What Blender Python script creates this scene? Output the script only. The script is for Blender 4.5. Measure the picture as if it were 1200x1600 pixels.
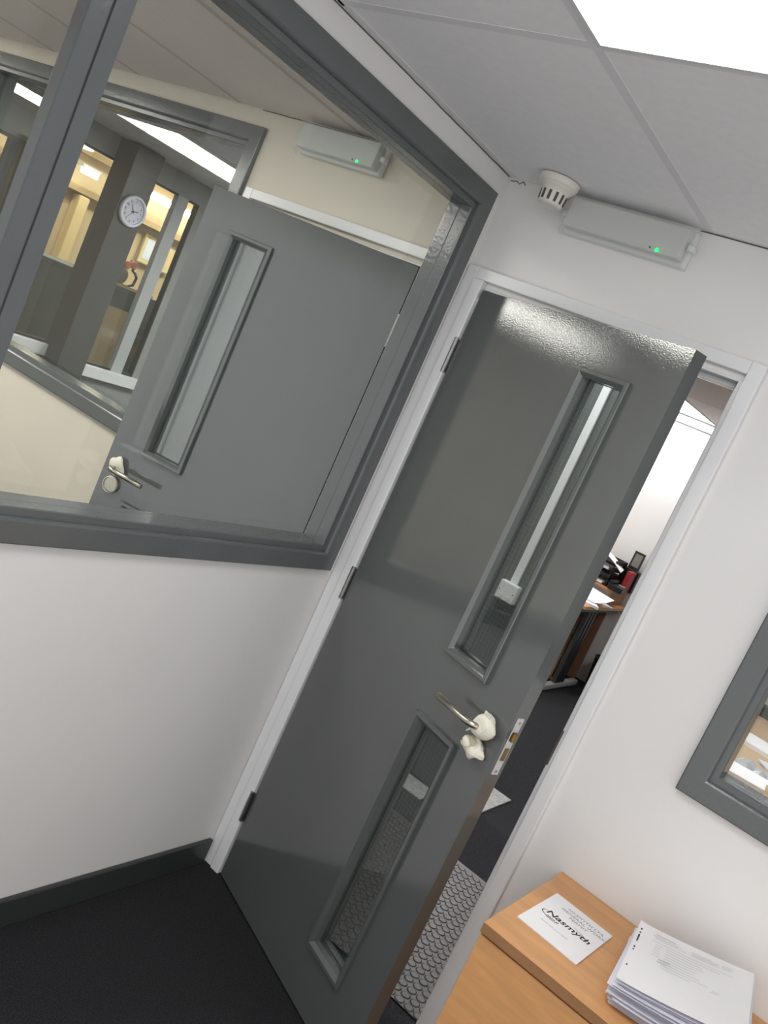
import bpy, bmesh, math, random
from mathutils import Vector, Matrix
random.seed(7)
S = bpy.context.scene
for o in list(bpy.data.objects): bpy.data.objects.remove(o)
COL = S.collection

# ------------------------------------------------------------------ camera
YAW, PIT, ROL = -0.5547, -0.1459, 0.4231
CAM = Vector((1.4801, -2.2731, 1.6755)); FPX = 1403.7
fw = Vector((math.sin(YAW)*math.cos(PIT), math.cos(YAW)*math.cos(PIT), math.sin(PIT)))
rt = Vector((math.cos(YAW), -math.sin(YAW), 0)); up = rt.cross(fw)
R_ = rt*math.cos(ROL) + up*math.sin(ROL); U_ = -rt*math.sin(ROL) + up*math.cos(ROL)
cd = bpy.data.cameras.new('camera'); cam = bpy.data.objects.new('camera', cd); COL.objects.link(cam)
cd.sensor_fit = 'VERTICAL'; cd.sensor_height = 36; cd.sensor_width = 27
cd.lens = FPX/1600*36; cd.clip_start = 0.05; cd.clip_end = 100
M = Matrix((R_, U_, -fw)).transposed().to_4x4(); M.translation = CAM; cam.matrix_world = M
S.camera = cam

# ------------------------------------------------------------------ world, lamp levels, exposure
w = bpy.data.worlds.new('world'); S.world = w; w.use_nodes = True
w.node_tree.nodes['Background'].inputs[0].default_value = (1, 1, 1, 1)
w.node_tree.nodes['Background'].inputs[1].default_value = 1.15
S.view_settings.view_transform = 'Standard'; S.view_settings.look = 'None'
S.view_settings.gamma = 1.0; S.view_settings.use_curve_mapping = False
S.view_settings.exposure = 0.1
L_ROOM = 10.0      # ceiling panels in the room with the camera
L_LEFT = 20.0      # ceiling panel in the room behind the big window
L_OFF = 27.0       # added unseen fill panel in the office beyond the doors
L_FACT = 22.0      # battens and added unseen roof panels in the workshop

# ------------------------------------------------------------------ materials
def lin(c):
    return tuple(((v/255)/12.92 if v/255 <= .04045 else ((v/255+.055)/1.055)**2.4) for v in c) + (1,)
def mat(name, rgb, rough=.5, metal=0, noise=0, nscale=20, bump=0, bscale=200, spec=.5, coat=0, emit=0, stretch=None):
    m = bpy.data.materials.new(name); m.use_nodes = True
    nt = m.node_tree; b = nt.nodes['Principled BSDF']; c = lin(rgb)
    b.inputs['Base Color'].default_value = c; b.inputs['Roughness'].default_value = rough
    b.inputs['Metallic'].default_value = metal; b.inputs['Specular IOR Level'].default_value = spec
    if coat: b.inputs['Coat Weight'].default_value = coat; b.inputs['Coat Roughness'].default_value = .12
    if emit:
        b.inputs['Emission Color'].default_value = c; b.inputs['Emission Strength'].default_value = emit
    tc = nt.nodes.new('ShaderNodeTexCoord'); src = tc.outputs['Object']
    if stretch:
        mp = nt.nodes.new('ShaderNodeMapping'); mp.inputs['Scale'].default_value = stretch
        nt.links.new(src, mp.inputs[0]); src = mp.outputs[0]
    if noise:
        n = nt.nodes.new('ShaderNodeTexNoise'); n.inputs['Scale'].default_value = nscale; n.inputs['Detail'].default_value = 5
        nt.links.new(src, n.inputs['Vector'])
        r = nt.nodes.new('ShaderNodeValToRGB'); nt.links.new(n.outputs['Fac'], r.inputs[0])
        r.color_ramp.elements[0].position = .3; r.color_ramp.elements[1].position = .7
        r.color_ramp.elements[0].color = tuple(max(0, v*(1-noise)) for v in c[:3])+(1,)
        r.color_ramp.elements[1].color = tuple(min(1, v*(1+noise)) for v in c[:3])+(1,)
        nt.links.new(r.outputs[0], b.inputs['Base Color'])
    if bump:
        n2 = nt.nodes.new('ShaderNodeTexNoise'); n2.inputs['Scale'].default_value = bscale; n2.inputs['Detail'].default_value = 3
        nt.links.new(src, n2.inputs['Vector'])
        bp = nt.nodes.new('ShaderNodeBump'); bp.inputs['Strength'].default_value = bump; bp.inputs['Distance'].default_value = .002
        nt.links.new(n2.outputs['Fac'], bp.inputs['Height']); nt.links.new(bp.outputs[0], b.inputs['Normal'])
    return m
def emis(name, rgb, s):
    m = bpy.data.materials.new(name); m.use_nodes = True; nt = m.node_tree
    nt.nodes.remove(nt.nodes['Principled BSDF']); e = nt.nodes.new('ShaderNodeEmission')
    e.inputs[0].default_value = lin(rgb); e.inputs[1].default_value = s
    nt.links.new(e.outputs[0], nt.nodes['Material Output'].inputs[0]); return m
def glassmat(name, tint=(250, 252, 251), rough=.0, ior=1.5):
    m = bpy.data.materials.new(name); m.use_nodes = True; nt = m.node_tree
    nt.nodes.remove(nt.nodes['Principled BSDF'])
    t = nt.nodes.new('ShaderNodeBsdfTransparent'); t.inputs[0].default_value = lin(tint)
    g = nt.nodes.new('ShaderNodeBsdfGlossy'); g.inputs['Roughness'].default_value = rough
    f = nt.nodes.new('ShaderNodeFresnel'); ge = nt.nodes.new('ShaderNodeNewGeometry'); mr = nt.nodes.new('ShaderNodeMapRange')
    mr.inputs['To Min'].default_value = ior; mr.inputs['To Max'].default_value = 1/ior      # thin pane: same reflectance from both sides
    nt.links.new(ge.outputs['Backfacing'], mr.inputs['Value']); nt.links.new(mr.outputs[0], f.inputs[0])
    x = nt.nodes.new('ShaderNodeMixShader')
    nt.links.new(f.outputs[0], x.inputs[0]); nt.links.new(t.outputs[0], x.inputs[1]); nt.links.new(g.outputs[0], x.inputs[2])
    nt.links.new(x.outputs[0], nt.nodes['Material Output'].inputs[0]); return m
def clearcover(name):
    m = bpy.data.materials.new(name); m.use_nodes = True; nt = m.node_tree
    p = nt.nodes['Principled BSDF']; p.inputs['Base Color'].default_value = lin((226, 226, 222)); p.inputs['Roughness'].default_value = .25
    t = nt.nodes.new('ShaderNodeBsdfTransparent'); x = nt.nodes.new('ShaderNodeMixShader'); x.inputs[0].default_value = .22
    nt.links.new(t.outputs[0], x.inputs[1]); nt.links.new(p.outputs[0], x.inputs[2])
    nt.links.new(x.outputs[0], nt.nodes['Material Output'].inputs[0]); return m

WALL = mat('white_wall_paint', (226, 224, 222), .55, noise=.015, nscale=3, bump=.12, bscale=260)
WALLL = mat('glass_tinted_wall', (206, 199, 184), .55, noise=.02, nscale=3, bump=.12, bscale=260)  # wall toned cream: warm tint of the window glass put into the colour
CEIL = mat('ceiling_tile_white', (240, 239, 241), .8, noise=.02, nscale=40, bump=.1, bscale=300)
CEILL = mat('ceiling_tile_tinted', (226, 216, 208), .8, noise=.02, nscale=40, bump=.1, bscale=300)  # left room tiles, glass tint and dim warm light put into the colour
TBAR = mat('ceiling_grid_white', (226, 225, 228), .8)
TBARL = mat('ceiling_grid_tinted', (200, 191, 183), .8)  # grid bars carry the same tint as the left room tiles
GLOSSW = mat('white_gloss_paint', (228, 228, 229), .22, bump=.15, bscale=60)
GREY = mat('grey_satin_paint', (86, 89, 89), .06, noise=.03, nscale=6, bump=.075, bscale=260, spec=1.0)
GREYF = mat('grey_gloss_frame_paint', (94, 97, 98), .2, noise=.04, nscale=8, bump=.25, bscale=90)
SKIRT = mat('dark_grey_skirting_paint', (54, 56, 56), .3, bump=.1)
CARPET = mat('charcoal_carpet', (47, 47, 49), .95, noise=.55, nscale=260, bump=1, bscale=420, spec=.1)
CARPET2 = mat('office_carpet', (52, 52, 55), .95, noise=.4, nscale=220, bump=.8, bscale=400, spec=.1)
GLASS = glassmat('clear_glass')
WGLASS = glassmat('wired_glass', (240, 243, 242))
WIRE = mat('glass_wire', (150, 155, 152), .5, .3)
STEEL = mat('brushed_steel', (190, 184, 170), .28, 1, noise=.06, nscale=60)
HINGE = mat('hinge_steel', (150, 150, 148), .35, 1, noise=.15, nscale=80)
TAPE = mat('masking_tape', (226, 222, 206), .7, noise=.07, nscale=25, bump=.5, bscale=70)
LOCKP = mat('painted_lock_plate', (196, 196, 196), .45, .2, noise=.12, nscale=90)
BRASS = mat('brass', (140, 122, 74), .35, 1)
BLACK = mat('black_plastic', (24, 25, 27), .4)
DARKG = mat('dark_slot', (84, 80, 74), .8)
BEECH = mat('beech_veneer', (206, 152, 100), .42, noise=.10, nscale=6, stretch=(1.2, 6, 9), bump=.04)
BEECHE = mat('beech_edge', (150, 108, 72), .5, noise=.08, nscale=12)
PAPER = mat('white_paper', (236, 234, 236), .7)
PAPERL = mat('plastic_wallet_sheet', (222, 221, 232), .32, spec=.5)
INK = mat('black_ink', (28, 28, 30), .7)
INKG = mat('grey_ink', (150, 150, 152), .7)
INKL = mat('pale_grey_ink', (172, 172, 175), .7)
DETW = mat('detector_white', (226, 222, 214), .45)
TRAY = mat('emergency_tray_grey', (196, 198, 196), .5)
FITW = mat('fitting_white', (215, 218, 216), .4)
COVER = clearcover('prismatic_cover')
LEDG = emis('green_led', (40, 235, 120), 2.0)
PANEL = emis('led_panel', (255, 255, 255), L_ROOM)
PANELL = emis('led_panel_warm', (255, 250, 243), L_LEFT)
PANELO = emis('led_panel_office_fill', (255, 252, 248), L_OFF)
BATT = emis('batten_glow', (255, 249, 240), L_FACT)
TREAD = mat('studded_metal', (104, 102, 102), .38, .7, noise=.10, nscale=40)
GROOVE = mat('grime_ring', (26, 25, 25), .7)  # flat dark ring drawn as the outline around each stud
SPECK = mat('speckled_metal_plate', (170, 170, 168), .5, .3, noise=.25, nscale=55)
OFFG = mat('grey_partition_paint', (146, 148, 150), .45, noise=.03, nscale=4)
STUBG = mat('dark_grey_partition_paint', (84, 90, 90), .45, noise=.03, nscale=4)
PILL = mat('grey_column_cladding', (68, 70, 70), .35, noise=.03, nscale=4)
PGREY = mat('pale_grey_frame', (178, 180, 182), .4)
UPVC = mat('white_upvc', (226, 227, 228), .35)
TANW = mat('tan_workshop_wall', (205, 182, 140), .7, noise=.05, nscale=2)
TAND = mat('tan_workshop_beam', (176, 148, 104), .7, noise=.05, nscale=3)
TANL = mat('tan_workshop_column', (224, 196, 140), .6)
DADO = mat('dark_grey_dado', (70, 74, 70), .5, noise=.08, nscale=5)
BOARD = mat('pale_board', (214, 206, 156), .6, noise=.06, nscale=30)
CARD = mat('tan_board', (196, 168, 124), .7, noise=.06, nscale=20)
BLUE = mat('blue_column_paint', (36, 56, 92), .4)
GREEN = mat('green_sign', (24, 112, 66), .5)
ORANGE = mat('orange_plastic', (240, 140, 96), .5)
EARG = mat('grey_plastic', (128, 122, 112), .5)
REDP = mat('red_card', (172, 44, 52), .5)
CLOCKW = mat('clock_rim', (214, 212, 226), .35)
CLOCKF = mat('clock_face', (200, 199, 214), .5)
GRID_DARK = mat('desk_leg_grey', (70, 71, 73), .4, .5)
BROWN = mat('brown_wood', (140, 104, 76), .5, noise=.1, nscale=8)
TABLE = mat('office_table_top', (190, 160, 124), .5, noise=.05, nscale=8)
FOILM = mat('clear_plastic_wrap', (200, 202, 204), .12, .35, noise=.2, nscale=14, bump=1, bscale=25)

# ------------------------------------------------------------------ mesh helpers
def obj(name, bm, m, parent=None, loc=None, bevel=0, smooth=False, seg=2):
    me = bpy.data.meshes.new(name); bmesh.ops.recalc_face_normals(bm, faces=bm.faces); bm.to_mesh(me); bm.free()
    o = bpy.data.objects.new(name, me); COL.objects.link(o); me.materials.append(m)
    if parent: o.parent = parent
    if loc: o.location = loc
    if smooth:
        for p in me.polygons: p.use_smooth = True
    if bevel:
        b = o.modifiers.new('bevel', 'BEVEL'); b.width = bevel; b.segments = seg; b.limit_method = 'ANGLE'
    return o
def tag(o, label=None, cat=None, group=None, kind=None):
    if label: o['label'] = label
    if cat: o['category'] = cat
    if group: o['group'] = group
    if kind: o['kind'] = kind
    return o
def thing(name, label, cat, loc=(0, 0, 0), rz=0, group=None, kind=None):
    o = bpy.data.objects.new(name, None); COL.objects.link(o); o.location = loc; o.rotation_euler = (0, 0, rz)
    o.empty_display_size = .05
    return tag(o, label, cat, group, kind)
def B(*boxes):
    bm = bmesh.new()
    for b in boxes: addbox(bm, *b)
    return bm
def addbox(bm, x0, x1, y0, y1, z0, z1, mx=None):
    v = [Vector((x, y, z)) for x in (x0, x1) for y in (y0, y1) for z in (z0, z1)]
    if mx: v = [mx @ p for p in v]
    v = [bm.verts.new(p) for p in v]
    for f in ((0, 1, 3, 2), (4, 6, 7, 5), (0, 4, 5, 1), (2, 3, 7, 6), (0, 2, 6, 4), (1, 5, 7, 3)):
        bm.faces.new([v[i] for i in f])
    return bm
def lathe(prof, n=32, mx=None, bm=None):
    bm = bm or bmesh.new(); rings = []
    for r, z in prof:
        rings.append([bm.verts.new((mx or Matrix()) @ Vector((r*math.cos(2*math.pi*i/n), r*math.sin(2*math.pi*i/n), z))) for i in range(n)])
    for a, b in zip(rings, rings[1:]):
        for i in range(n): bm.faces.new((a[i], a[(i+1) % n], b[(i+1) % n], b[i]))
    bm.faces.new(rings[0][::-1]); bm.faces.new(rings[-1]); return bm
def tube(path, r, n=10, bm=None):
    bm = bm or bmesh.new(); rings = []; path = [Vector(p) for p in path]
    for i, p in enumerate(path):
        d = (path[min(i+1, len(path)-1)] - path[max(i-1, 0)]).normalized()
        a = d.orthogonal().normalized() if i == 0 else (a - d*a.dot(d)).normalized()
        b = d.cross(a); rr = r[i] if isinstance(r, (list, tuple)) else r
        rings.append([bm.verts.new(p + a*rr*math.cos(2*math.pi*k/n) + b*rr*math.sin(2*math.pi*k/n)) for k in range(n)])
    for q, s in zip(rings, rings[1:]):
        for k in range(n): bm.faces.new((q[k], q[(k+1) % n], s[(k+1) % n], s[k]))
    bm.faces.new(rings[0][::-1]); bm.faces.new(rings[-1]); return bm
def prism(pts, h, mx=None, bm=None):
    bm = bm or bmesh.new(); mx = mx or Matrix()
    a = [bm.verts.new(mx @ Vector((x, y, 0))) for x, y in pts]; b = [bm.verts.new(mx @ Vector((x, y, h))) for x, y in pts]
    n = len(pts); bm.faces.new(a[::-1]); bm.faces.new(b)
    for i in range(n): bm.faces.new((a[i], a[(i+1) % n], b[(i+1) % n], b[i]))
    return bm
def plate(u0, u1, v0, v1, t0, t1, holes, fn, bm=None):
    """slab in (u,v) with rectangular holes, thickness t0..t1; fn(u,v,t)->xyz"""
    bm = bm or bmesh.new()
    us = sorted({u0, u1, *[h[0] for h in holes], *[h[1] for h in holes]}); vs = sorted({v0, v1, *[h[2] for h in holes], *[h[3] for h in holes]})
    us = [u for u in us if u0 <= u <= u1]; vs = [v for v in vs if v0 <= v <= v1]
    vt = {}
    def V(i, j, t):
        k = (i, j, t)
        if k not in vt: vt[k] = bm.verts.new(fn(us[i], vs[j], t0 if t == 0 else t1))
        return vt[k]
    def solid(i, j):
        if i < 0 or j < 0 or i >= len(us)-1 or j >= len(vs)-1: return False
        u = (us[i]+us[i+1])/2; v = (vs[j]+vs[j+1])/2
        return not any(h[0] < u < h[1] and h[2] < v < h[3] for h in holes)
    for i in range(len(us)-1):
        for j in range(len(vs)-1):
            if not solid(i, j): continue
            for t in (0, 1): bm.faces.new([V(i, j, t), V(i+1, j, t), V(i+1, j+1, t), V(i, j+1, t)])
            for (di, dj, p, q) in ((-1, 0, (i, j), (i, j+1)), (1, 0, (i+1, j), (i+1, j+1)), (0, -1, (i, j), (i+1, j)), (0, 1, (i, j+1), (i+1, j+1))):
                if not solid(i+di, j+dj): bm.faces.new([V(*p, 0), V(*q, 0), V(*q, 1), V(*p, 1)])
    return bm
def loopframe(u0, u1, v0, v1, prof, fn, bm=None):
    """mitred frame: prof = closed list of (inset, depth); fn(u,v,depth)"""
    bm = bm or bmesh.new(); rings = []
    for ins, d in prof:
        rings.append([bm.verts.new(fn(u, v, d)) for u, v in ((u0+ins, v0+ins), (u1-ins, v0+ins), (u1-ins, v1-ins), (u0+ins, v1-ins))])
    n = len(rings)
    for k in range(n):
        a, b = rings[k], rings[(k+1) % n]
        for i in range(4): bm.faces.new((a[i], a[(i+1) % 4], b[(i+1) % 4], b[i]))
    return bm
def text_mesh(name, body, size, m, parent, mx, extrude=.0002, offset=0, shear=0, sx=1):
    cu = bpy.data.curves.new(name, 'FONT'); cu.body = body; cu.size = size; cu.extrude = extrude; cu.offset = offset
    cu.align_x = 'CENTER'; cu.align_y = 'CENTER'; cu.shear = shear
    t = bpy.data.objects.new(name+'_tmp', cu); COL.objects.link(t)
    bpy.context.view_layer.update()
    me = bpy.data.meshes.new_from_object(t.evaluated_get(bpy.context.evaluated_depsgraph_get()))
    bpy.data.objects.remove(t); bpy.data.curves.remove(cu)
    me.transform(mx @ Matrix.Diagonal((sx, 1, 1, 1))); me.materials.clear(); me.materials.append(m); me.name = name
    o = bpy.data.objects.new(name, me); COL.objects.link(o); o.parent = parent; return o
XZ = lambda y0, s=1: (lambda u, v, t: Vector((u, y0 + s*t, v)))     # wall along X
YZ = lambda x0, s=1: (lambda u, v, t: Vector((x0 + s*t, u, v)))     # wall along Y

# ------------------------------------------------------------------ room shell
H = 2.315; XR = 3.2; YB = -4.2; XL = -3.7; YF = 5.0
DZ = 2.0                                           # head of door openings
D1 = (.066, .864); D2 = (-.942, -.143)
WA = (-2.62, -.055, 1.054, 2.25)                   # window in wall_left (y, z)
WC = (1.153, 2.6, 1.048, 2.25)                     # window right of the door
WB = (-2.9, -1.0, 1.05, 2.255)                     # window in the next room
sh = .03
hb = [(D1[0], D1[1], 0, DZ), (D2[0], D2[1], 0, DZ),
      (WC[0]+sh, WC[1]-sh, WC[2]+sh, WC[3]-sh), (WB[0]+sh, WB[1]-sh, WB[2]+sh, WB[3]-sh)]
ST = dict(kind='structure')
def struct(name, bm, m, label, **k):
    return tag(obj(name, bm, m, **k), label, None, None, 'structure')
# the wall with the doors: the stretch in each room is its own object
struct('wall_front', plate(0, XR, 0, 2.6, 0, .12, [hb[0], hb[2]], XZ(0)), WALL, 'white wall around the near grey door')
struct('wall_far_left', plate(-5.2, 0, 0, 2.6, 0, .12, [hb[1], hb[3]], XZ(0)), WALLL, 'wall behind the big left window, toned cream for the glass tint')
struct('wall_left', plate(YB, 0, 0, 2.6, 0, .1, [(WA[0]+sh, WA[1]-sh, WA[2]+sh, WA[3]-sh)], YZ(0, -1)), WALL, 'white wall under the big left window')
struct('wall_next_room', B((-5.3, -5.2, YB, .12, 0, 2.6)), WALLL, 'end wall of the left room, toned cream for the glass tint')
struct('floor', B((-5.2, XR, -3.0, .06, -.1, 0)), CARPET, 'charcoal carpet floor')
struct('floor_office', B((-8, XR, .06, 8, -.1, -.002)), CARPET2, 'dark grey office carpet beyond the doors')

# ceilings: tiles and T-bars
def ceiling(name, label, xs, ys, holes, tm, bmt, cols={}):
    root = thing(name, label, None, (0, 0, H), kind='structure'); g = .012
    bm = bmesh.new()
    for x in xs[1:-1]: addbox(bm, x-g, x+g, YB if ys[0] < 0 else ys[0], ys[-1], .0032, .0050)
    for i in range(len(xs)-1):
        col = cols.get(i, ys)                       # cuts of this column of tiles
        for y in col[1:-1]: addbox(bm, xs[i]+g, xs[i+1]-g, y-g, y+g, .0032, .0050)
        for j in range(len(col)-1):
            c = ((xs[i]+xs[i+1])/2, (col[j]+col[j+1])/2)
            if any(h[0] < c[0] < h[1] and h[2] < c[1] < h[3] for h in holes): continue
            obj('ceiling_tile', B((xs[i]+.003, xs[i+1]-.003, col[j]+.003, col[j+1]-.003, .004, .02)), tm, root)
    obj('ceiling_grid', bm, bmt, root)
    obj('ceiling_slab', B((xs[0], xs[-1], ys[0], ys[-1], .1, .16)), tm, root)
    return root
P1 = (.627, 1.203, -1.459, -.883); P2 = (.627, 1.203, -3.859, -3.283); P3 = (1.827, 2.403, -2.659, -2.083)
P1b = (2.427, 3.003, -1.459, -.883)
ceiling('ceiling', 'white tiled ceiling over the near room', [0, .015, .615, 1.215, 1.815, 2.415, 3.015, XR],
        [YB, -3.871, -3.271, -2.671, -2.071, -1.471, -.871, 0], [P1, P2, P3], CEIL, TBAR)
LP1 = (-1.173, -.597, -1.459, -.883); LP2 = (-2.963, -2.397, -1.76, -.571); LP3 = (-4.50, -3.955, -1.16, -.571)
ceiling('ceiling_next_room', 'tiled ceiling behind the big window, toned cream for the glass tint', [-5.2, -4.51, -3.945, -3.585, -2.985, -2.385, -1.785, -1.185, -.585, -.1],
        [YB, -2.971, -1.771, 0], [LP1, LP2, LP3], CEILL, TBARL,
        {1: [YB, -2.971, -1.17, -.56, 0], 4: [YB, -2.971, -1.771, -.56, 0], 7: [YB, -2.971, -1.471, -.871, 0]})
OP1 = (-2.35, -1.73, 1.31, 2.49); OP2 = (-1.12, -.52, 3.72, 4.92); OP3 = (.9, 1.5, 1.3, 2.5); OP4 = (-.52, .08, .60, 1.30)
ceiling('ceiling_office', 'white tiled ceiling of the office beyond', [XL, -2.95, -2.36, -1.72, -1.12, -.52, .08, .9, 1.5, 2.1, 2.7, XR],
        [.12, .60, 1.30, 1.80, 2.5, 3.72, 4.92, YF], [OP1, OP2, OP3, OP4, (-2.36, -1.72, 1.3, 2.5)], CEIL, TBAR)
def panel(p, m, label, group=None):
    t = thing('ceiling_light', label, 'light', ((p[0]+p[1])/2, (p[2]+p[3])/2, H), group=group)
    a, b = (p[1]-p[0])/2, (p[3]-p[2])/2
    obj('diffuser', B((-a+.008, a-.008, -b+.008, b-.008, -.002, .006)), m, t)
    obj('frame', plate(-a, a, -b, b, -.004, .008, [(-a+.009, a-.009, -b+.009, b-.009)], lambda u, v, s: Vector((u, v, s))), FITW, t)
    return t
panel(P1, PANEL, 'square white ceiling light panel above the near grey door')
panel(P2, PANEL, 'square ceiling light panel at the back of the near room')
panel(P3, PANEL, 'square ceiling light panel above the camera, right side')
panel(LP1, PANELL, 'square ceiling light panel of the left room beside the big window')
panel(LP2, PANELL, 'long ceiling light panel in the middle of the left room, mirrored in the far window')
panel(LP3, PANELL, 'square ceiling light panel at the far end of the left room')
panel(OP1, PANELO, 'added unseen fill panel of the office behind the far grey door')  # added out of view to light the clock wall
panel(OP2, PANEL, 'ceiling light panel seen through the gap of the open near door')
panel(OP4, PANEL, 'added unseen fill panel of the office in front of the grey stub partition')  # added out of view to brighten the far door jamb
panel(OP3, PANEL, 'ceiling light panel over the office table behind the right window')

# ------------------------------------------------------------------ windows
def window(name, label, rect, fn, thick, mull=None, d=1):
    root = thing(name, label, None, kind='structure')
    k = thick-.1
    prof = [(0, .001), (0, .018), (.003, .02), (.05, .02), (.0545, .017), (.057, .012), (.057, .005), (.072, .005), (.0745, .002), (.0755, -.03),
            (.0745, -.032), (.0752, -.0345), (.0762, -.066), (.0762, -.073), (.06, -.075), (sh+.003, -.099-k), (sh+.003, -.1-k), (-.002, -.1-k-.004),
            (-.002, -.1-k-.018), (-.045, -.1-k-.018), (-.045, -.1-k-.001), (sh+.001, -thick-.001), (sh+.001, .001)]
    u0, u1, v0, v1 = rect
    obj('frame', loopframe(u0, u1, v0, v1, prof, fn), GREYF, root, bevel=.0016, seg=3)
    cuts = [u0+.0755] + [u1-.0755]
    if mull:
        cuts = [u0+.0755, mull-.0125, mull+.0125, u1-.0755]
        hp = [(.0405, .002), (.0385, .006), (.003, .006), (.0022, .001), (-.0022, .001), (-.003, .006), (-.0385, .006), (-.0405, .002), (-.0405, -.026), (-.036, -.03), (-.014, -.062), (-.012, -.076),
              (-.008, -.08), (.008, -.08), (.012, -.076), (.014, -.062), (.036, -.03), (.0405, -.026)]
        bm = bmesh.new()
        a = [bm.verts.new(fn(mull+p, v0+.072, q)) for p, q in hp]; b = [bm.verts.new(fn(mull+p, v1-.072, q)) for p, q in hp]
        for i in range(len(hp)): bm.faces.new((a[i], a[(i+1) % len(hp)], b[(i+1) % len(hp)], b[i]))
        bm.faces.new(a); bm.faces.new(b)
        obj('mullion', bm, GREYF, root)
    for a, b in zip(cuts[::2], cuts[1::2]):
        obj('pane', plate(a, b, v0+.0755, v1-.0755, -.067, -.072, [], fn), GLASS, root)
    return root
window('window_1', 'large grey framed internal window filling the left wall', WA, lambda u, v, t: Vector((t, u, v)), .1, mull=-1.338)
window('window_2', 'grey framed internal window right of the near door', WC, lambda u, v, t: Vector((u, -t, v)), .12)
window('window_3', 'far grey framed window left of the far door', WB, lambda u, v, t: Vector((u, -t, v)), .12)

# dark caulk lines where walls meet the ceilings
GAP = mat('dark_caulk_gap', (92, 88, 86), .8)
def crack(name, label, p, q, n, amp, r):
    rn = random.Random(n); P = []
    for i in range(n+1):
        v = Vector(p).lerp(Vector(q), i/n); v.z -= abs(rn.gauss(0, amp)); P.append(v)
    struct(name, tube(P, r, 5), GAP, label)
crack('trim_4', 'thin dark gap between the left wall and the ceiling', (.0005, -1.2, H+.001), (.0005, -.012, H+.001), 40, .0006, .0016)
crack('trim_5', 'thin dark gap between the door wall and the ceiling', (.59, -.0005, H+.001), (2.9, -.0005, H+.001), 40, .0005, .0018)
crack('trim_6', 'short cracked caulk in the near ceiling corner', (.003, -.0005, H-.001), (.055, -.0005, H+.001), 5, .004, .0015)
crack('trim_7', 'thin dark gap over the far emergency light', (-1.06, -.0005, H+.001), (-.2, -.0005, H+.001), 20, .0005, .0016)
# ------------------------------------------------------------------ skirtings
def skirt(name, label, bm): struct(name, bm, SKIRT, label, bevel=.004)
skirt('baseboard_left', 'dark grey skirting board under the left wall', B((0, .016, YB+.001, -.034, 0, .088)))
skirt('baseboard_front', 'dark grey skirting board right of the near door', B((.897, XR-.001, -.016, 0, 0, .088)))

# ------------------------------------------------------------------ door frames (casing, lining, stops)
def doorframe(name, label, s, x_h, outer_h, full):
    """s=+1 hinge on the left (near door), -1 hinge on the right; local u = distance from hinge edge"""
    r = thing(name, label, None, (x_h, 0, 0), kind='structure')
    X = lambda a, b: (min(s*a, s*b), max(s*a, s*b))
    def bx(a, b, *rest): return (*X(a, b), *rest)
    # hinge-side casing, latch-side casing, head casing
    obj('casing', B(bx(outer_h, -.042, -.020, .0, 0, 2.05), bx(-.042, -.006, -.026, .0, 0, 2.016)), GLOSSW, r, bevel=.003)
    obj('casing', B(bx(.782, .820, -.020, .0, 0, 2.05)), GLOSSW, r, bevel=.003)
    obj('casing', B(bx(-.042, .782, -.020, .0, 2.016, 2.05)), GLOSSW, r, bevel=.003)
    # lining boards
    obj('lining', B(bx(-.013, -.004, .0, .12, 0, 2.0)), GLOSSW, r, bevel=.002)
    obj('lining', B(bx(.769, .7835, -.008, .12, 0, 2.0)), GLOSSW, r, bevel=.002)
    obj('lining', B(bx(-.004, .769, -.008, .12, 1.994, 2.0)), GLOSSW, r, bevel=.002)
    # stops
    obj('door_stop', B(bx(-.004, .010, .030, .072, 0, 1.994)), GLOSSW, r, bevel=.003)
    obj('door_stop', B(bx(.757, .769, .030, .072, 0, 1.994)), GLOSSW, r, bevel=.003)
    obj('door_stop', B(bx(.010, .757, .030, .072, 1.980, 1.994)), GLOSSW, r, bevel=.003)
    # back casing in the office
    obj('casing', B(bx(-.06, -.006, .12, .135, 0, 2.05), bx(.772, .83, .12, .135, 0, 2.05), bx(-.006, .772, .12, .135, 1.995, 2.05)), GLOSSW, r)
    if full:
        obj('strike_plate', B(bx(.7675, .773, -.0092, .012, .912, 1.014)), DARKG, r)
    return r
XH1, XH2 = .0797, -.157
doorframe('trim_1', 'white gloss door frame around the near grey door', 1, XH1, -.0785, True)
doorframe('trim_2', 'white gloss door frame around the far grey door', -1, XH2, -.056, False)

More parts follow.
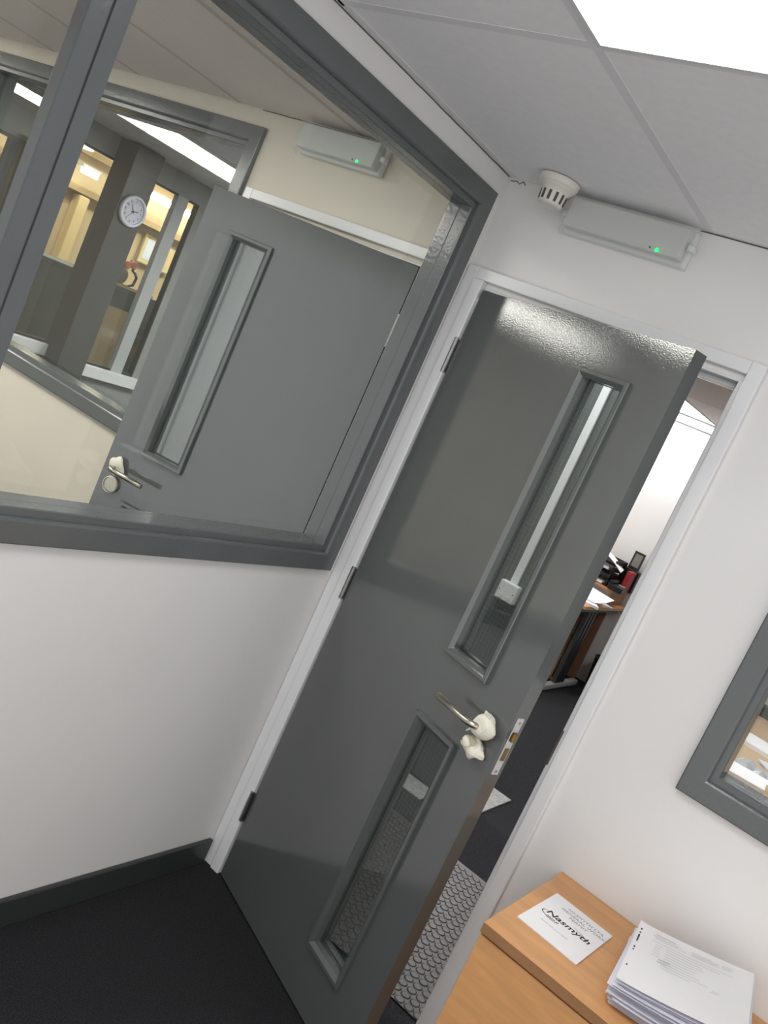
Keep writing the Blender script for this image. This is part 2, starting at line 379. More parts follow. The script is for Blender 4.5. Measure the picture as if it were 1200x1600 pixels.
# ------------------------------------------------------------------ doors
def crumple(rx, ry, rz, seed, n=3, amp=.25):
    bm = bmesh.new(); bmesh.ops.create_icosphere(bm, subdivisions=n, radius=1); rnd = random.Random(seed)
    dirs = [(Vector((rnd.gauss(0, 1), rnd.gauss(0, 1), rnd.gauss(0, 1))).normalized(), rnd.uniform(-1, 1)) for _ in range(26)]
    for v in bm.verts:
        k = 1.0
        for d, a in dirs:
            q = max(0, v.co.normalized().dot(d)); k += amp*a*q**10
        v.co = Vector((v.co.x*rx, v.co.y*ry, v.co.z*rz))*k
    return bm
def door(name, label, s, x_h, th, tape):
    r = thing(name, label, None, (x_h, -.02, 0), rz=-s*th, kind='structure')
    W, T, z0, z1 = .780, .044, .008, 1.989
    X = lambda a, b: (min(s*a, s*b), max(s*a, s*b))
    PAN = [(.507, .637, 1.098, 1.853), (.507, .637, .190, .881)]
    fn = lambda u, v, t: Vector((s*u, t, v))
    obj('leaf', plate(.002, W, z0, z1, 0, T, [(a-.004, b+.004, c-.004, d+.004) for a, b, c, d in PAN], fn), GREY, r)
    for k, (a, b, c, d) in enumerate(PAN):
        e = .0215
        pr = [(0, 0), (0, -.010), (.002, -.012), (.011, -.012), (.0155, -.009), (e, -.004), (e, .014), (.017, .014), (.017, 0)]
        f = loopframe(a-e, b+e, c-e, d+e, pr, fn)
        loopframe(a-e, b+e, c-e, d+e, [(p, T-q) for p, q in pr], fn, f)
        obj('glazing_bead', f, GREY, r)
        g = obj('glass_pane', plate(a-.003, b+.003, c-.003, d+.003, .018, .026, [], fn), WGLASS, r)
        bm = bmesh.new(); p = .0128; q = .00006
        for i in range(1, int((b-a)/p)+1): addbox(bm, *X(a+i*p-q, a+i*p+q), .02194, .02206, c, d)
        for i in range(1, int((d-c)/p)+1): addbox(bm, *X(a, b), .02194, .02206, c+i*p-q, c+i*p+q)
        w_ = obj('wire_mesh', bm, WIRE, g); w_['kind'] = 'stuff'
    for zc in (1.786, 1.043, .251):
        h = tube([(s*-.007, -.007, zc-.052), (s*-.007, -.007, zc+.052)], .0068, 14)
        for q in (-.018, .018): lathe([(.0073, -.0015), (.0073, .0015)], 14, Matrix.Translation((s*-.007, -.007, zc+q)), h)
        for q in (-.054, .0505): lathe([(.004, 0), (.0062, .001), (.0062, .0025), (.004, .0035)], 12, Matrix.Translation((s*-.007, -.007, zc+q)), h)
        addbox(h, *X(-.006, .0015), -.0015, .03, zc-.05, zc+.05)
        obj('hinge', h, HINGE, r, smooth=False)
    # lever handles on both faces
    for side in (-1, 1):
        y = lambda k: (0 if side < 0 else T) + side*k
        L = tube([(s*.722, y(.0), .994), (s*.722, y(.030), .994), (s*.721, y(.042), .994), (s*.716, y(.051), .994), (s*.706, y(.055), .994), (s*.69, y(.056), .993), (s*.575, y(.056), .992)], .0085, 14)
        lo = obj('lever_handle', L, STEEL, r, smooth=True)
        R1 = Matrix.Translation((s*.722, y(.006), .994)) @ Matrix.Rotation(math.pi/2, 4, 'X')
        R2 = Matrix.Translation((s*.720, y(.006), .936)) @ Matrix.Rotation(math.pi/2, 4, 'X')
        obj('rosette', lathe([(.024, -.006), (.026, -.003), (.026, .003), (.024, .006)], 28, R1), STEEL, r)
        cy = obj('lock_rosette', lathe([(.024, -.006), (.026, -.003), (.026, .003), (.024, .006)], 28, R2), STEEL, r)
        if side > 0: continue
        if tape == 0:
            c = crumple(.032, .024, .031, 3, amp=.3)
            bmesh.ops.translate(c, verts=c.verts, vec=(s*.728, -.022, .998))
            tube([(s*.735, -.03, 1.02), (s*.741, -.036, 1.041)], [.003, .0006], 5, c); tube([(s*.70, -.03, .978), (s*.694, -.038, .966)], [.004, .001], 5, c)
            addbox(c, *X(.700, .722), -.012, -.0095, .995, 1.028)
            obj('masking_tape', c, TAPE, r)
            c = crumple(.029, .02, .029, 12, amp=.38)
            bmesh.ops.translate(c, verts=c.verts, vec=(s*.720, -.016, .934))
            obj('masking_tape', c, TAPE, r)
            # loose curl of tape standing off the lock
            bm = bmesh.new(); pv = None
            for i in range(13):
                a = -2.6 + i*.36; rr = .017 + .002*math.sin(i)
                q = [bm.verts.new((s*(.709+rr*math.cos(a)), yy, .948+rr*math.sin(a)*.9)) for yy in (-.02, -.041)]
                if pv: bm.faces.new((pv[0], q[0], q[1], pv[1]))
                pv = q
            bmesh.ops.solidify(bm, geom=bm.faces[:], thickness=.0012)
            obj('tape_curl', bm, TAPE, r)
        else:
            c = crumple(.029, .012, .031, 5, amp=.3)
            bmesh.ops.translate(c, verts=c.verts, vec=(s*.722, -.014, 1.004))
            obj('masking_tape', c, TAPE, r)
            c = lathe([(.0275, -.004), (.0295, 0), (.0285, .006), (.026, .007)], 24, Matrix.Translation((s*.722, -.008, .934)) @ Matrix.Rotation(math.pi/2, 4, 'X'))
            bmesh.ops.delete(c, geom=[f for f in c.faces if len(f.verts) > 4], context='FACES_ONLY')
            obj('masking_tape', c, TAPE, r)
    # lock faceplate in the free edge
    obj('lock_plate', B((*X(W-.001, W+.0015), .011, .033, .905, 1.058)), LOCKP, r, bevel=.001)
    lp = bmesh.new(); addbox(lp, *X(W, W+.011), .013, .030, .998, 1.022)
    obj('latch', lp, BRASS, r, bevel=.003)
    obj('deadbolt', B((*X(W, W+.003), .015, .029, .945, .978)), BRASS, r)
    for zz in (1.047, .915): obj('screw', lathe([(.0035, 0), (.003, .001)], 10, Matrix.Translation((s*(W+.0015), .022, zz)) @ Matrix.Rotation(s*math.pi/2, 4, 'Y')), HINGE, r)
    return r
door('door_1', 'near grey door ajar with two wired glass strips', 1, XH1, .3485, 0)
door('door_2', 'far grey door ajar, seen through the big window', -1, XH2, .235, 1)

# ------------------------------------------------------------------ emergency lights, detector
def emergency(x0, label):
    t = thing('emergency_light', label, 'light', (x0, 0, 2.255), group=None)
    w = .185
    obj('base', B((-w+.004, w-.004, -.024, 0, -.047, .048)), FITW, t, bevel=.006)
    obj('gear_tray', B((-w+.014, w-.014, -.060, -.024, -.036, .042)), TRAY, t, bevel=.004)
    c = bmesh.new()
    def ring(y, dx, z0, z1): return [c.verts.new(p) for p in ((-w-dx, y, z0), (w+dx, y, z0), (w+dx, y, z1), (-w-dx, y, z1))]
    L = [ring(-.020, .004, -.054, .053), ring(-.026, .004, -.054, .053), ring(-.066, -.006, -.044, .046), ring(-.0685, -.009, -.041, .043)]
    for a, b in zip(L, L[1:]):
        for i in range(4): c.faces.new((a[i], a[(i+1) % 4], b[(i+1) % 4], b[i]))
    c.faces.new(L[-1])
    obj('cover', c, COVER, t, bevel=.005, seg=3)
    obj('led', lathe([(.005, 0), (.005, .002), (.003, .004)], 14, Matrix.Translation((.115, -.068, -.033)) @ Matrix.Rotation(math.pi/2, 4, 'X')), LEDG, t)
    obj('test_button', lathe([(.0022, 0), (.0022, .003)], 10, Matrix.Translation((.095, -.068, -.031)) @ Matrix.Rotation(math.pi/2, 4, 'X')), DARKG, t)
    for q in (-w, w): obj('clip', B((q-.009, q+.009, -.045, -.02, -.008, .008)), FITW, t, bevel=.003)
    return t
emergency(.418, 'white emergency light with green lamp above the near door')
emergency(-.622, 'white emergency light above the far door behind glass')
t = thing('smoke_detector', 'white round smoke detector on the ceiling near the corner', 'smoke detector', (.214, -.105, H))
obj('base', lathe([(.056, 0), (.056, -.006), (.054, -.016), (.050, -.02)], 40, None), DETW, t)
obj('body', lathe([(.050, -.02), (.047, -.024), (.041, -.03), (.037, -.036), (.0345, -.066), (.031, -.070), (.024, -.072), (.022, -.0705), (.0, -.0705)][:-1], 40), DETW, t, smooth=False)
for i in range(12):
    a = i*math.pi/6+.2
    mx = Matrix.Rotation(a, 4, 'Z') @ Matrix.Translation((.0362, 0, -.051)) @ Matrix.Rotation(.083, 4, 'Y')
    obj('vent_slot', addbox(bmesh.new(), -.004, .0008, -.0036, .0036, -.0125, .0125, mx), DARKG, t)

# ------------------------------------------------------------------ cabinet, booklet, papers
t = thing('office_cabinet', 'low beech office cabinet against the white wall', 'cabinet', (1.0066, 0, 0))
CW, CDp, CH = .9, .459, .697
obj('top', B((0, CW, -CDp, -.001, CH-.025, CH)), BEECH, t, bevel=.002)
obj('top_edge', B((.001, CW-.001, -CDp-.001, -CDp-.0002, CH-.0235, CH-.0015)), BEECHE, t)
obj('carcass', B((.004, CW-.004, -CDp+.024, -.018, .0, CH-.0255)), BEECH, t, bevel=.001)
obj('plinth', B((.03, CW-.03, -CDp+.008, -CDp+.024, .0, .02)), BEECHE, t)
d = obj('cabinet_door', B((.004, CW/2-.0015, -CDp+.005, -CDp+.023, .022, CH-.031)), BEECH, t, bevel=.001)
obj('cabinet_door', B((CW/2+.0015, CW-.004, -CDp+.005, -CDp+.023, .022, CH-.031)), BEECH, t, bevel=.001)
obj('handle', tube([(CW/2-.04, -CDp+.005, .38), (CW/2-.04, -CDp-.02, .385), (CW/2-.04, -CDp-.02, .475), (CW/2-.04, -CDp+.005, .48)], .005, 8), STEEL, d)

bk = thing('permit_booklet', 'white permit booklet lying on the beech cabinet', 'booklet', (1.1195, -.2435, CH), rz=-.035)
bw, bh = .0775, .111
obj('pages', B((-bw+.001, bw-.001, -bh+.001, bh-.001, .0, .0022)), PAPER, bk)
obj('cover', B((-bw, bw, -bh, bh, .0022, .0027)), PAPER, bk)
TZ = .0028
MT = lambda x, y, rz=0: Matrix.Translation((x, y, TZ)) @ Matrix.Rotation(rz, 4, 'Z')
text_mesh('title', 'NASMYTH LTA', .0152, INKG, bk, MT(.018, .078), sx=.95)
text_mesh('title', 'GENERAL WORK', .0152, INKG, bk, MT(.018, .061), sx=1.0)
text_mesh('title', 'PERMIT', .0152, INKG, bk, MT(.012, .044), sx=1.0)
text_mesh('logo', 'Nasmyth', .030, INK, bk, MT(.003, .004), offset=.0004, shear=.2, sx=1.05)
text_mesh('logo', 'GROUP', .0088, INK, bk, MT(-.030, -.0165), offset=.0002, sx=1.1)
text_mesh('small_print', 'General work permit register', .006, INKL, bk, MT(-.01, -.048), sx=1.0)
bm = bmesh.new()
def arc(a0, a1, rx, ry, w0, w1, n=26, tilt=.05):
    L = []
    for i in range(n+1):
        f = i/n; a = a0+(a1-a0)*f; ww = w0*math.sin(math.pi*f)**.6 + w1
        c, s_ = math.cos(a), math.sin(a)
        P = Vector((rx*c, ry*s_, 0)); N = Vector((c/rx, s_/ry, 0)).normalized()
        rot = Matrix.Rotation(tilt, 3, 'Z')
        L.append((rot @ (P+N*ww), rot @ (P-N*ww)))
    q = [[bm.verts.new((p.x-.004, p.y-.003, TZ)) for p in pr] for pr in L]
    for a, b in zip(q, q[1:]): bm.faces.new((a[0], b[0], b[1], a[1]))
arc(2.35, 4.55, .058, .021, .0011, .0002); obj('logo_swoosh', bm, INK, bk)
bm = bmesh.new(); arc(-.2, 1.25, .056, .022, .0009, .0002); obj('logo_swoosh', bm, INK, bk)

# pile of plastic wallets full of paper
N = 13; gp = 'plastic wallets of paper piled on the beech cabinet'
def sheet(zl, zr, th, w, h, wr=.25, nx=14):
    bm = bmesh.new(); top = []; bot = []
    for i in range(nx+1):
        f = i/nx; z = zl+(zr-zl)*((f*w/wr)**1.3); row = []; rb = []
        for j in range(4):
            y = -h+h*j/3; row.append(bm.verts.new((w*f, y, z))); rb.append(bm.verts.new((w*f, y, z-th)))
        top.append(row); bot.append(rb)
    for i in range(nx):
        for j in range(3):
            bm.faces.new((top[i][j], top[i+1][j], top[i+1][j+1], top[i][j+1])); bm.faces.new((bot[i][j], bot[i][j+1], bot[i+1][j+1], bot[i+1][j]))
        bm.faces.new((top[i][0], bot[i][0], bot[i+1][0], top[i+1][0])); bm.faces.new((top[i][3], top[i+1][3], bot[i+1][3], bot[i][3]))
    for i in (0, nx):
        for j in range(3): bm.faces.new((top[i][j], top[i][j+1], bot[i][j+1], bot[i][j]))
    return bm
rnd = random.Random(5)
POS = ['lowest', 'second from the bottom', 'third from the bottom', 'fourth from the bottom', 'fifth from the bottom', 'sixth from the bottom', 'middle one',
       'sixth from the top', 'fifth from the top', 'fourth from the top', 'third from the top', 'second from the top']
for k in range(N):
    f = (k+1)/N; zl = .060*f; zr = .102*f; last = k == N-1
    ox, oy = (0, 0) if last else (rnd.uniform(-.006, .006), rnd.uniform(-.008, .006))
    if k == 4: ox, oy = .012, -.012
    wdt = .25
    lb = 'topmost plastic wallet with a printed sheet on the paper pile' if last else 'plastic wallet of paper, %s of the pile on the cabinet' % POS[k]
    o = thing('plastic_wallet', lb, 'plastic wallet', (1.2345+ox, -.100+oy, CH+.0005), rz=.14 + (0 if last else rnd.uniform(-.03, .03)), group=None if last else gp)
    obj('paper', sheet(zl-.0008, zr-.0008, .0032 if k else .0036, wdt-.018, .296), PAPER if k % 3 else PAPERL, o)
    obj('wallet', sheet(zl, zr, .0004, wdt, .31), PAPERL if not last else PAPER, o)
    if last:
        zf = lambda x: zl+(zr-zl)*((x/wdt)**1.3)+.0006
        bm = bmesh.new()
        def line(x0, x1, y, hgt=.0012):
            n = max(1, int((x1-x0)/.02))
            for i in range(n):
                a = x0+(x1-x0)*i/n; b = x0+(x1-x0)*(i+1)/n
                v = [bm.verts.new(p) for p in ((a, y, zf(a)), (b, y, zf(b)), (b, y+hgt, zf(b)), (a, y+hgt, zf(a)))]; bm.faces.new(v)
        line(.04, .085, -.03, .003); line(.035, .10, -.038); line(.04, .09, -.043); line(.04, .11, -.05)
        for i in range(4): line(.12, .12+rnd.uniform(.04, .06), -.032-.006*i)
        line(.035, .21, -.066)
        for i in range(9): line(.07, .07+rnd.uniform(.06, .12), -.078-.012*i)
        for i in range(3): line(.185, .185+rnd.uniform(.015, .03), -.03-.007*i)
        for i in range(5): line(.045, .045+rnd.uniform(.01, .02), -.08-.013*i)
        line(.06, .085, -.142, .003); line(.06, .09, -.150, .002); line(.06, .08, -.156, .002); line(.175, .19, -.17); line(.172, .186, -.176)
        obj('print', bm, INKL, o)
        obj('punch_strip', sheet(zl+.0008, zl+.0012, .0004, .019, .31, .019), PAPER, o, loc=(-.001, 0, 0))
        for yy, hh in ((-.04, .008), (-.06, .006), (-.075, .007), (-.084, .010), (-.097, .012), (-.108, .004), (-.14, .008), (-.155, .004), (-.235, .005)):
            obj('punch_mark', B((.006, .0095, yy-hh/2, yy+hh/2, zl+.0006, zl+.0014)), INK, o)

# ------------------------------------------------------------------ office beyond: walls and partition
struct('wall_office_back', B((XL-.1, XR, YF, YF+.1, 0, 2.6)), WALL, 'white back wall of the office beyond the door')
struct('wall_office_right', B((XR, XR+.1, .12, YF, 0, 2.6)), WALL, 'white side wall of the office')
o = struct('trim_3', B((XL, XR, YF-.03, YF, 2.245, H-.002)), GLOSSW, 'white trunking along the top of the office back wall')
# partition wall with the clock column: three glazed openings
OPN = [(.55, .80, .95, 2.012), (.94, 1.45, .915, 2.175), (1.60, 2.14, .86, 2.175)]
struct('wall_office_left', plate(.12, YF, 0, 2.6, 0, .03, OPN, YZ(XL, -1)), OFFG, 'grey partition wall with windows behind the clock')
for n, (a, b, c, d) in enumerate(OPN):
    lab = ['narrow black edged window at the far left', 'window left of the clock column', 'window right of the clock column'][n]
    wr = thing('window_%d' % (4+n), lab, None, kind='structure')
    fm = [BLACK, UPVC, UPVC][n]
    fr = .02 if n == 0 else .012
    bm = plate(a, b, c, d, -.008, .036, [(a+fr, b-fr, c+.02, d-fr)], YZ(XL, -1))
    obj('frame', bm, BLACK, wr)
    obj('pane', plate(a+fr, b-fr, c+.02, d-fr, .012, .018, [], YZ(XL, -1)), GLASS, wr)
    if n: obj('sill', B((XL, XL+.05, a-.02, b+.06, c-.075, c+.005)), UPVC, wr, bevel=.004)
    if n == 2: obj('mullion', B((XL-.03, XL+.02, 1.934, 2.032, c+.004, d-.001)), PGREY, wr, bevel=.004)
t = tag(obj('clad_column', B((XL+.002, -3.5, 1.375, 1.585, 0, H-.003)), PILL, bevel=.004), 'grey boxed column carrying the round wall clock', 'column')
t = tag(obj('clad_column', B((-3.66, -3.58, .80, .90, 0, 2.05)), PILL, bevel=.003), 'slim grey post beside the narrow far left window', 'column')
# clock
ck = thing('wall_clock', 'round white wall clock with dark hands on the grey column', 'clock', (-3.498, 1.485, 1.919))
RX = Matrix.Rotation(math.pi/2, 4, 'Y')
obj('rim', lathe([(.094, 0), (.100, .006), (.101, .018), (.095, .027), (.085, .029), (.08, .02), (.08, .012)], 44, RX), CLOCKW, ck, smooth=True)
obj('face', lathe([(.081, .008), (.081, .0135)], 44, RX), CLOCKF, ck)
CM = Matrix.Translation((.0155, 0, 0)) @ Matrix(((0, 0, 1, 0), (1, 0, 0, 0), (0, 1, 0, 0), (0, 0, 0, 1)))
for k in range(1, 13):
    a = math.pi/2 - k*math.pi/6
    text_mesh('numeral', str(k), .022, INK, ck, CM @ Matrix.Translation((.062*math.cos(a), .062*math.sin(a), 0)), extrude=.0004)
def hand(name, ang, ln, wd):
    a = math.pi/2-ang
    obj(name, prism([(-.014, -wd), (ln*.8, -wd), (ln, 0), (ln*.8, wd), (-.014, wd)], .001, CM @ Matrix.Translation((0, 0, .002)) @ Matrix.Rotation(a, 4, 'Z')), INK, ck)
hand('minute_hand', -.55+.05, .056, .0022); hand('hour_hand', 1.33, .044, .0028); hand('second_hand', 3.75, .05, .0008)

# stub partition behind the near door, with trunking and socket
struct('wall_stub', B((-1.3, .10, 1.5, 1.6, 0, H)), STUBG, 'grey stub partition seen through the near door glass')
tag(obj('wall_trunking', B((-.084, -.046, 1.484, 1.5, 1.03, H-.002)), UPVC, bevel=.002), 'narrow white trunking seen through the near door glass', 'trunking')
sk = thing('wall_socket', 'white switched socket below the trunking in the near door glass', 'socket', (-.068, 1.5, .987))
obj('back_box', B((-.048, .048, -.036, 0, -.044, .044)), UPVC, sk, bevel=.005)
obj('face_plate', B((-.046, .046, -.044, -.036, -.042, .042)), UPVC, sk, bevel=.003)
obj('rocker', B((-.03, -.008, -.049, -.043, -.038, -.016)), FITW, sk, bevel=.002); obj('rocker', B((.008, .03, -.049, -.043, -.038, -.016)), FITW, sk, bevel=.002)
for q in (-.036, .036): obj('screw', lathe([(.0035, 0), (.003, .001)], 10, Matrix.Translation((q, -.044, 0)) @ Matrix.Rotation(math.pi/2, 4, 'X')), DARKG, sk)

# studded metal sheet on the floor behind the near door, and plain plates
mt = thing('studded_floor_sheet', 'studded metal floor sheet beyond the open near door', 'floor sheet', (0, 0, 0))
obj('sheet', B((-.35, .865, .125, .56, .0, .003), (-.35, .865, .562, 1.077, .0, .003)), TREAD, mt)
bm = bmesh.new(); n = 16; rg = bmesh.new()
for i in range(-18, 8):
    for j in range(-12, 14):
        cx = .587+.036*i; cy = .574+.036*j
        if cx < -.02 or cx > .86 or cy > 1.06 or cy < .14: continue
        lathe([(.0142, .003), (.0138, .0040), (.0130, .0046), (.0115, .0048)], n, Matrix.Translation((cx, cy, 0)), bm)
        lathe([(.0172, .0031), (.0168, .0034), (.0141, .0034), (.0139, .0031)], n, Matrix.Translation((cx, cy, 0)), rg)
s_ = obj('studs', bm, TREAD, mt); s_['kind'] = 'stuff'
s_ = obj('groove_outlines', rg, GROOVE, mt); s_['kind'] = 'stuff'
bm = bmesh.new()
pl = tag(obj('floor_plate', B((-.25, .234, 1.605, 1.93, -.0015, .006)), SPECK), 'speckled grey metal plate on the office carpet behind the near door', 'plate')
pl = tag(obj('floor_plate', B((-.115, .05, 1.31, 1.465, -.0015, .004)), SPECK), 'small grey plate seen through the lower glass of the near door', 'plate')

# ------------------------------------------------------------------ desk in the office
dk = thing('office_desk', 'beech office desk with grey leg frame beyond the open door', 'desk', (-.5, 3.95, 0))
obj('desktop', B((-1.6, 0, 0, .98, .695, .72)), BEECH, dk, bevel=.003)
obj('foot', B((-.10, -.045, .08, .80, 0, .045)), PGREY, dk, bevel=.012)
for q in (.30, .37, .44): obj('leg', B((-.09, -.055, q, q+.045, .04, .68)), GRID_DARK, dk, bevel=.006)
obj('rail', B((-.10, -.045, .05, .93, .655, .695)), GRID_DARK, dk, bevel=.004)
obj('modesty_panel', B((-1.5, -.1, .84, .86, .02, .69)), BROWN, dk)
pd = thing('desk_pedestal', 'brown wooden desk pedestal beneath the office desk', 'pedestal', (-.86, 4.5, 0))
obj('carcass', B((-.2, .2, -.02, .25, .0, .62)), BROWN, pd, bevel=.003)
for q in (.03, .23, .43): obj('drawer', B((-.19, .19, -.04, -.02, q, q+.18)), BROWN, pd, bevel=.003)
tag(obj('waste_bin', lathe([(.11, 0), (.14, .30), (.146, .31), (.135, .31), (.11, .02)], 28, Matrix.Translation((-.36, 4.72, 0))), BLACK), 'black bin standing beside the office desk', 'bin')
def paper(name, label, cx, cy, z, w_, h_, rz, t_=.004, m=PAPER, cat='paper', group=None, curl=0):
    bm = bmesh.new(); n = 8; mx = Matrix.Translation((cx, cy, z)) @ Matrix.Rotation(rz, 4, 'Z'); L = []
    for i in range(n+1):
        x = -w_/2+w_*i/n; zz = curl*(abs(i/n-.0)**2)
        L.append([bm.verts.new(mx @ Vector((x, y, zz+k))) for y in (-h_/2, h_/2) for k in (0, t_)])
    for a, b in zip(L, L[1:]):
        for i, j in ((0, 1), (1, 3), (3, 2), (2, 0)): bm.faces.new((a[i], a[j], b[j], b[i]))
    bm.faces.new(L[0]); bm.faces.new(L[-1][::-1])
    for f in bm.faces: f.smooth = False
    return tag(obj(name, bm, m), label, cat, group)
paper('paper_sheet', 'loose white papers on the near edge of the office desk', -.64, 4.10, .7205, .30, .22, .5, .018)
paper('paper_sheet', 'curled white sheet over the papers on the office desk', -.63, 4.28, .742, .21, .30, 1.2, .004, curl=.06)
paper('paper_sheet', 'bluish printed sheet under the curled one on the office desk', -.60, 4.42, .7205, .21, .16, .9, .01, m=PAPERL)
rs = thing('desk_riser', 'low beech shelf at the back of the office desk', 'shelf', (-.72, 4.70, .72))
obj('shelf_board', B((-.3, .16, -.16, .2, .10, .12)), BEECH, rs, bevel=.002)
for q in (-.29, .14): obj('support', B((q, q+.02, -.15, .19, 0, .10)), BEECHE, rs)
lt = thing('letter_tray', 'black letter tray stack on the low beech shelf', 'tray', (-.76, 4.70, .84))
for k in range(4):
    q = k*.06
    obj('tray', B((-.14, .12, -.13, .16, q, q+.006), (-.14, -.134, -.13, .16, q, q+.035), (.114, .12, -.13, .16, q, q+.035), (-.14, .12, .154, .16, q, q+.035)), BLACK, lt)
for q, a in ((-.138, -.128), (-.138, .152), (.112, -.128), (.112, .152)): obj('post', B((q, q+.006, a, a+.006, 0, .2)), BLACK, lt)
paper('paper_sheet', 'white sheet drooping over the black letter trays', -.74, 4.62, 1.10, .30, .30, .25, .004, curl=-.11)
paper('paper_sheet', 'bluish papers in the middle black letter tray', -.77, 4.68, .966, .2, .26, 0, .02, m=PAPERL)
paper('paper_sheet', 'white papers in the lowest black letter tray', -.77, 4.68, .846, .2, .26, 0, .02)
tp = thing('desk_phone', 'black desk phone in front of the letter trays', 'phone', (-.555, 4.59, .84), rz=.1)
obj('body', B((-.06, .06, -.08, .08, 0, .05)), BLACK, tp, bevel=.01); obj('handset', B((-.055, -.02, -.09, .09, .05, .08)), BLACK, tp, bevel=.012)
obj('screen', B((-.005, .05, .02, .06, .049, .053)), INKG, tp)
tag(obj('red_box', B((-.585, -.545, 4.75, 4.87, .8405, 1.01)), REDP, bevel=.003), 'red card box at the end of the low beech shelf', 'box')
pf = thing('picture_frame', 'small black picture frame on top of the red box', 'picture frame', (-.60, 4.90, 1.09))
obj('frame', plate(-.045, .045, -.07, .08, 0, .015, [(-.032, .032, -.045, .065)], lambda u, v, s: Vector((u, s, v))), BLACK, pf)
obj('picture', B((-.032, .032, .004, .008, -.045, .065)), EARG, pf)
tag(obj('file_box', B((-.68, -.53, 4.885, 4.985, .8405, 1.0195)), BLACK, bevel=.004), 'black file box behind the red box', 'box')

# table behind the right window, with papers
tb = thing('office_table', 'tan office table behind the right window', 'table', (1.5, 2.5, 0))
obj('table_top', B((-.75, .9, -1.0, 1.0, .715, .74)), TABLE, tb, bevel=.003)
for q in (-.68, .78):
    for a in (-.9, .85): obj('leg', B((q, q+.05, a, a+.05, 0, .715)), GRID_DARK, tb)
paper('paper_pile', 'white paper pile nearest the right window on the office table', 1.115, 1.78, .7402, .16, .2, .1, .022)
paper('paper_pile', 'white paper pile furthest back on the office table', 1.04, 2.52, .7402, .2, .24, -.15, .02)
paper('envelope', 'cream envelope beside the plastic wrap on the office table', 1.18, 2.22, .7402, .16, .12, .6, .012, m=PAPERL, cat='envelope')
bm = bmesh.new(); rn = random.Random(2)
G = [[bm.verts.new((1.02+.3*i/10, 1.92+.17*j/5-.03*i/10, .742+.03*rn.random()*(0 < j < 5)*(0 < i < 10))) for j in range(6)] for i in range(11)]
for i in range(10):
    for j in range(5): bm.faces.new((G[i][j], G[i+1][j], G[i+1][j+1], G[i][j+1]))
tag(obj('plastic_packet', bm, FOILM), 'shiny crinkled plastic packet between the paper piles', 'packet')
tag(obj('black_folder', B((.78, 1.15, 3.36, 3.47, .7402, .80)), BLACK, bevel=.003), 'black folder at the back of the office table', 'folder')

# ------------------------------------------------------------------ workshop behind the partition
FX = -7.0
struct('wall_workshop', B((FX-.1, FX, -.5, 9, 1.30, 4)), TANW, 'tan upper workshop wall')
struct('wall_workshop_dado', B((FX-.1, FX+.01, -.5, 9, 0, 1.30)), DADO, 'dark lower workshop wall')
struct('wall_workshop_end', B((FX, XL-.1, 8, 8.1, 0, 4)), TANW, 'tan workshop end wall')
struct('wall_workshop_near', B((FX, XL-.9, -.6, -.5, 0, 4)), TANW, 'tan near workshop wall')
struct('ceiling_workshop', B((FX, XL-.1, -.5, 8, 3.4, 3.5)), TAND, 'workshop roof')
struct('wall_workshop_upper', B((XL-.2, XL-.1, -.5, 8, 2.6, 3.5)), TANW, 'wall above the partition on the workshop side')
tag(obj('roof_beam', B((FX+.01, FX+.10, 2, 6.5, 2.39, 2.45)), TAND), 'dark tan horizontal rail on the workshop wall', 'beam')
tag(obj('roof_beam', B((FX+.01, FX+.12, 2, 6.5, 2.02, 2.08)), TAND), 'lower tan rail on the workshop wall', 'beam')
tag(obj('wall_post', B((FX+.01, FX+.14, 3.40, 3.52, 1.3, 2.0)), TANL, bevel=.01), 'pale tan post on the workshop wall left of the clock', 'post')
def batten(y0, y1, z, label):
    t = thing('batten_light', label, 'light', (FX+.28, 0, 0))
    obj('tube', B((-.03, .03, y0, y1, z-.028, z+.028)), BATT, t, bevel=.01); obj('housing', B((-.05, .02, y0-.02, y1+.02, z+.029, z+.06)), FITW, t); obj('bracket', B((-.28, -.045, (y0+y1)/2-.02, (y0+y1)/2+.02, z+.035, z+.055)), FITW, t)
batten(3.22, 3.40, 2.225, 'short bright batten light left of the clock column')
batten(3.95, 5.2, 2.315, 'long bright batten light right of the clock column')
for q in (2.2, 5.2):  # roof panels added out of view to brighten the workshop
    t = thing('workshop_fill_panel', 'added unseen roof fill panel, %s end of the workshop' % ('near' if q < 3 else 'far'), 'light', (-5.6, q, 3.395))
    obj('housing', B((-.3, .3, -1.2, 1.2, -.04, .004)), FITW, t); obj('diffuser', B((-.27, .27, -1.15, 1.15, -.055, -.04)), BATT, t)
nb = thing('notice_board', 'pale notice board on the workshop wall right of the clock', 'board', (FX+.02, 4.64, 1.78))
obj('board', B((0, .02, -.25, .22, -.15, .15)), BOARD, nb); obj('board_frame', plate(-.26, .23, -.16, .16, 0, .03, [(-.245, .215, -.145, .145)], lambda u, v, s: Vector((s, u, v))), TAND, nb)
for q in (-.2, -.02, .12): obj('notice', B((.02, .023, q, q+.1, -.1, .12)), PAPERL if q < 0 else TANL, nb)
mc = thing('workshop_cabinet', 'dark grey workshop cabinet below the ear defenders', 'cabinet', (-4.2, 1.95, 0))
obj('carcass', B((-.5, 0, -.82, .75, 0, 1.385)), DADO, mc, bevel=.006); obj('top', B((-.52, .02, -.84, .77, 1.385, 1.42)), DADO, mc, bevel=.003)
bd = thing('tan_board', 'tan board with black edge leaning below the ear defenders', 'board', (-4.16, 2.2, 0))
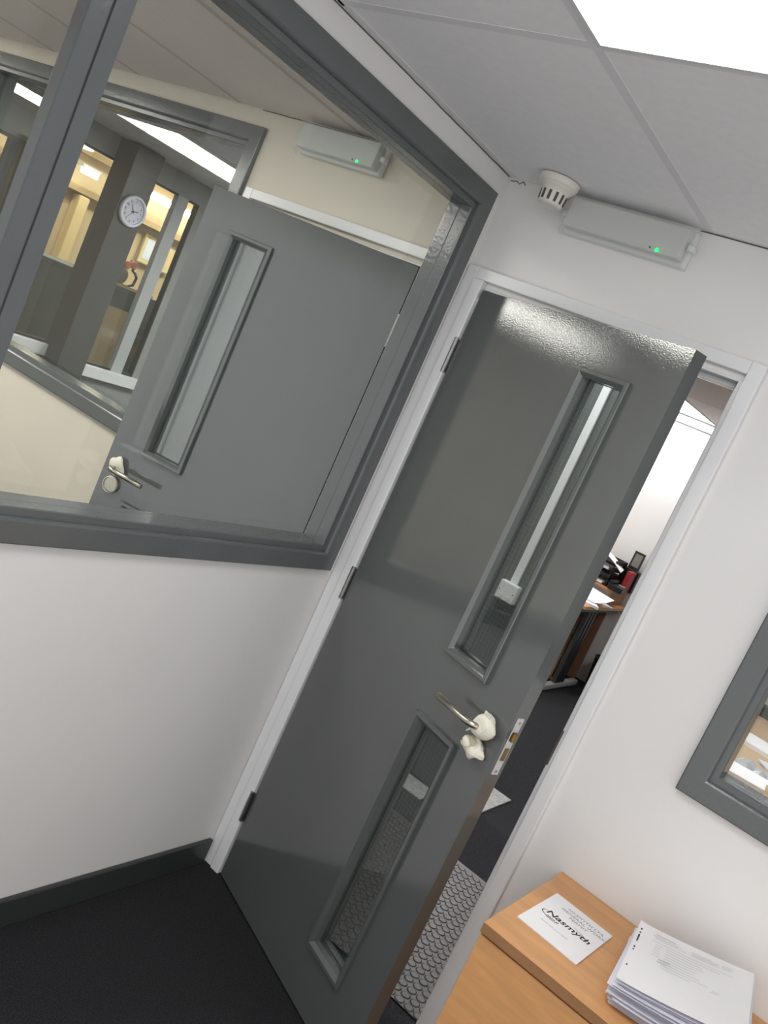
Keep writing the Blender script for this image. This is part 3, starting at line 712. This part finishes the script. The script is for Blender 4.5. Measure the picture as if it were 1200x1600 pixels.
obj('sheet', B((-.01, .0, -.24, .10, .62, 1.26)), CARD, bd); obj('edge', B((-.012, .004, .10, .15, .58, 1.29), (-.012, .004, -.24, .10, .58, .62)), BLACK, bd)
tag(obj('ledge_strip', B((-4.18, -4.165, 2.0, 2.45, 1.4205, 1.44)), CARD), 'tan strip on the dark workshop cabinet', 'strip')
ed = thing('ear_defenders', 'orange and grey ear defenders on the workshop cabinet', 'ear defenders', (-4.25, 2.19, 1.42))
RY = Matrix.Rotation(math.pi/2, 4, 'Y')
obj('ear_cup', lathe([(.05, -.03), (.062, -.015), (.062, .015), (.045, .03)], 24, Matrix.Translation((0, -.03, .078)) @ Matrix.Rotation(.5, 4, 'X') @ RY), EARG, ed, smooth=True)
obj('ear_cup', lathe([(.02, -.02), (.032, -.01), (.032, .01), (.02, .02)], 20, Matrix.Translation((.03, -.03, .165)) @ RY), ORANGE, ed, smooth=True)
obj('ear_cup', lathe([(.02, -.02), (.03, -.01), (.03, .01), (.02, .02)], 20, Matrix.Translation((.03, .03, .185)) @ RY), ORANGE, ed, smooth=True)
obj('headband', tube([(0, .02, .20), (0, .055, .215), (0, .075, .18), (0, .06, .14), (0, .09, .13), (0, .12, .10), (0, .11, .04), (0, .06, .012), (0, 0, .012), (0, -.06, .014)], .011, 8), BLACK, ed, smooth=True)
tag(obj('blue_column', B((-4.235, -4.2, .988, 1.078, 0, 3.395)), BLUE, bevel=.004), 'blue painted steel column at the far left', 'column')
sg = thing('workshop_sign', 'green workshop sign with white letters behind the blue column', 'sign', (-4.6, 1.2, 1.83))
obj('sign_board', B((-.01, 0, -.45, .165, -.062, .075)), GREEN, sg)
SM = Matrix.Translation((.002, 0, 0)) @ Matrix(((0, 0, 1, 0), (1, 0, 0, 0), (0, 1, 0, 0), (0, 0, 0, 1)))
text_mesh('letter', 'P', .11, PAPER, sg, SM @ Matrix.Translation((.01, .0, 0)), extrude=.001)
text_mesh('letter', 'F', .09, PAPER, sg, SM @ Matrix.Translation((.135, .0, 0)), extrude=.001)
tag(obj('white_notice', B((-4.61, -4.60, 1.26, 1.37, 1.45, 1.76)), PAPER), 'white notice strip below the green workshop sign', 'notice')
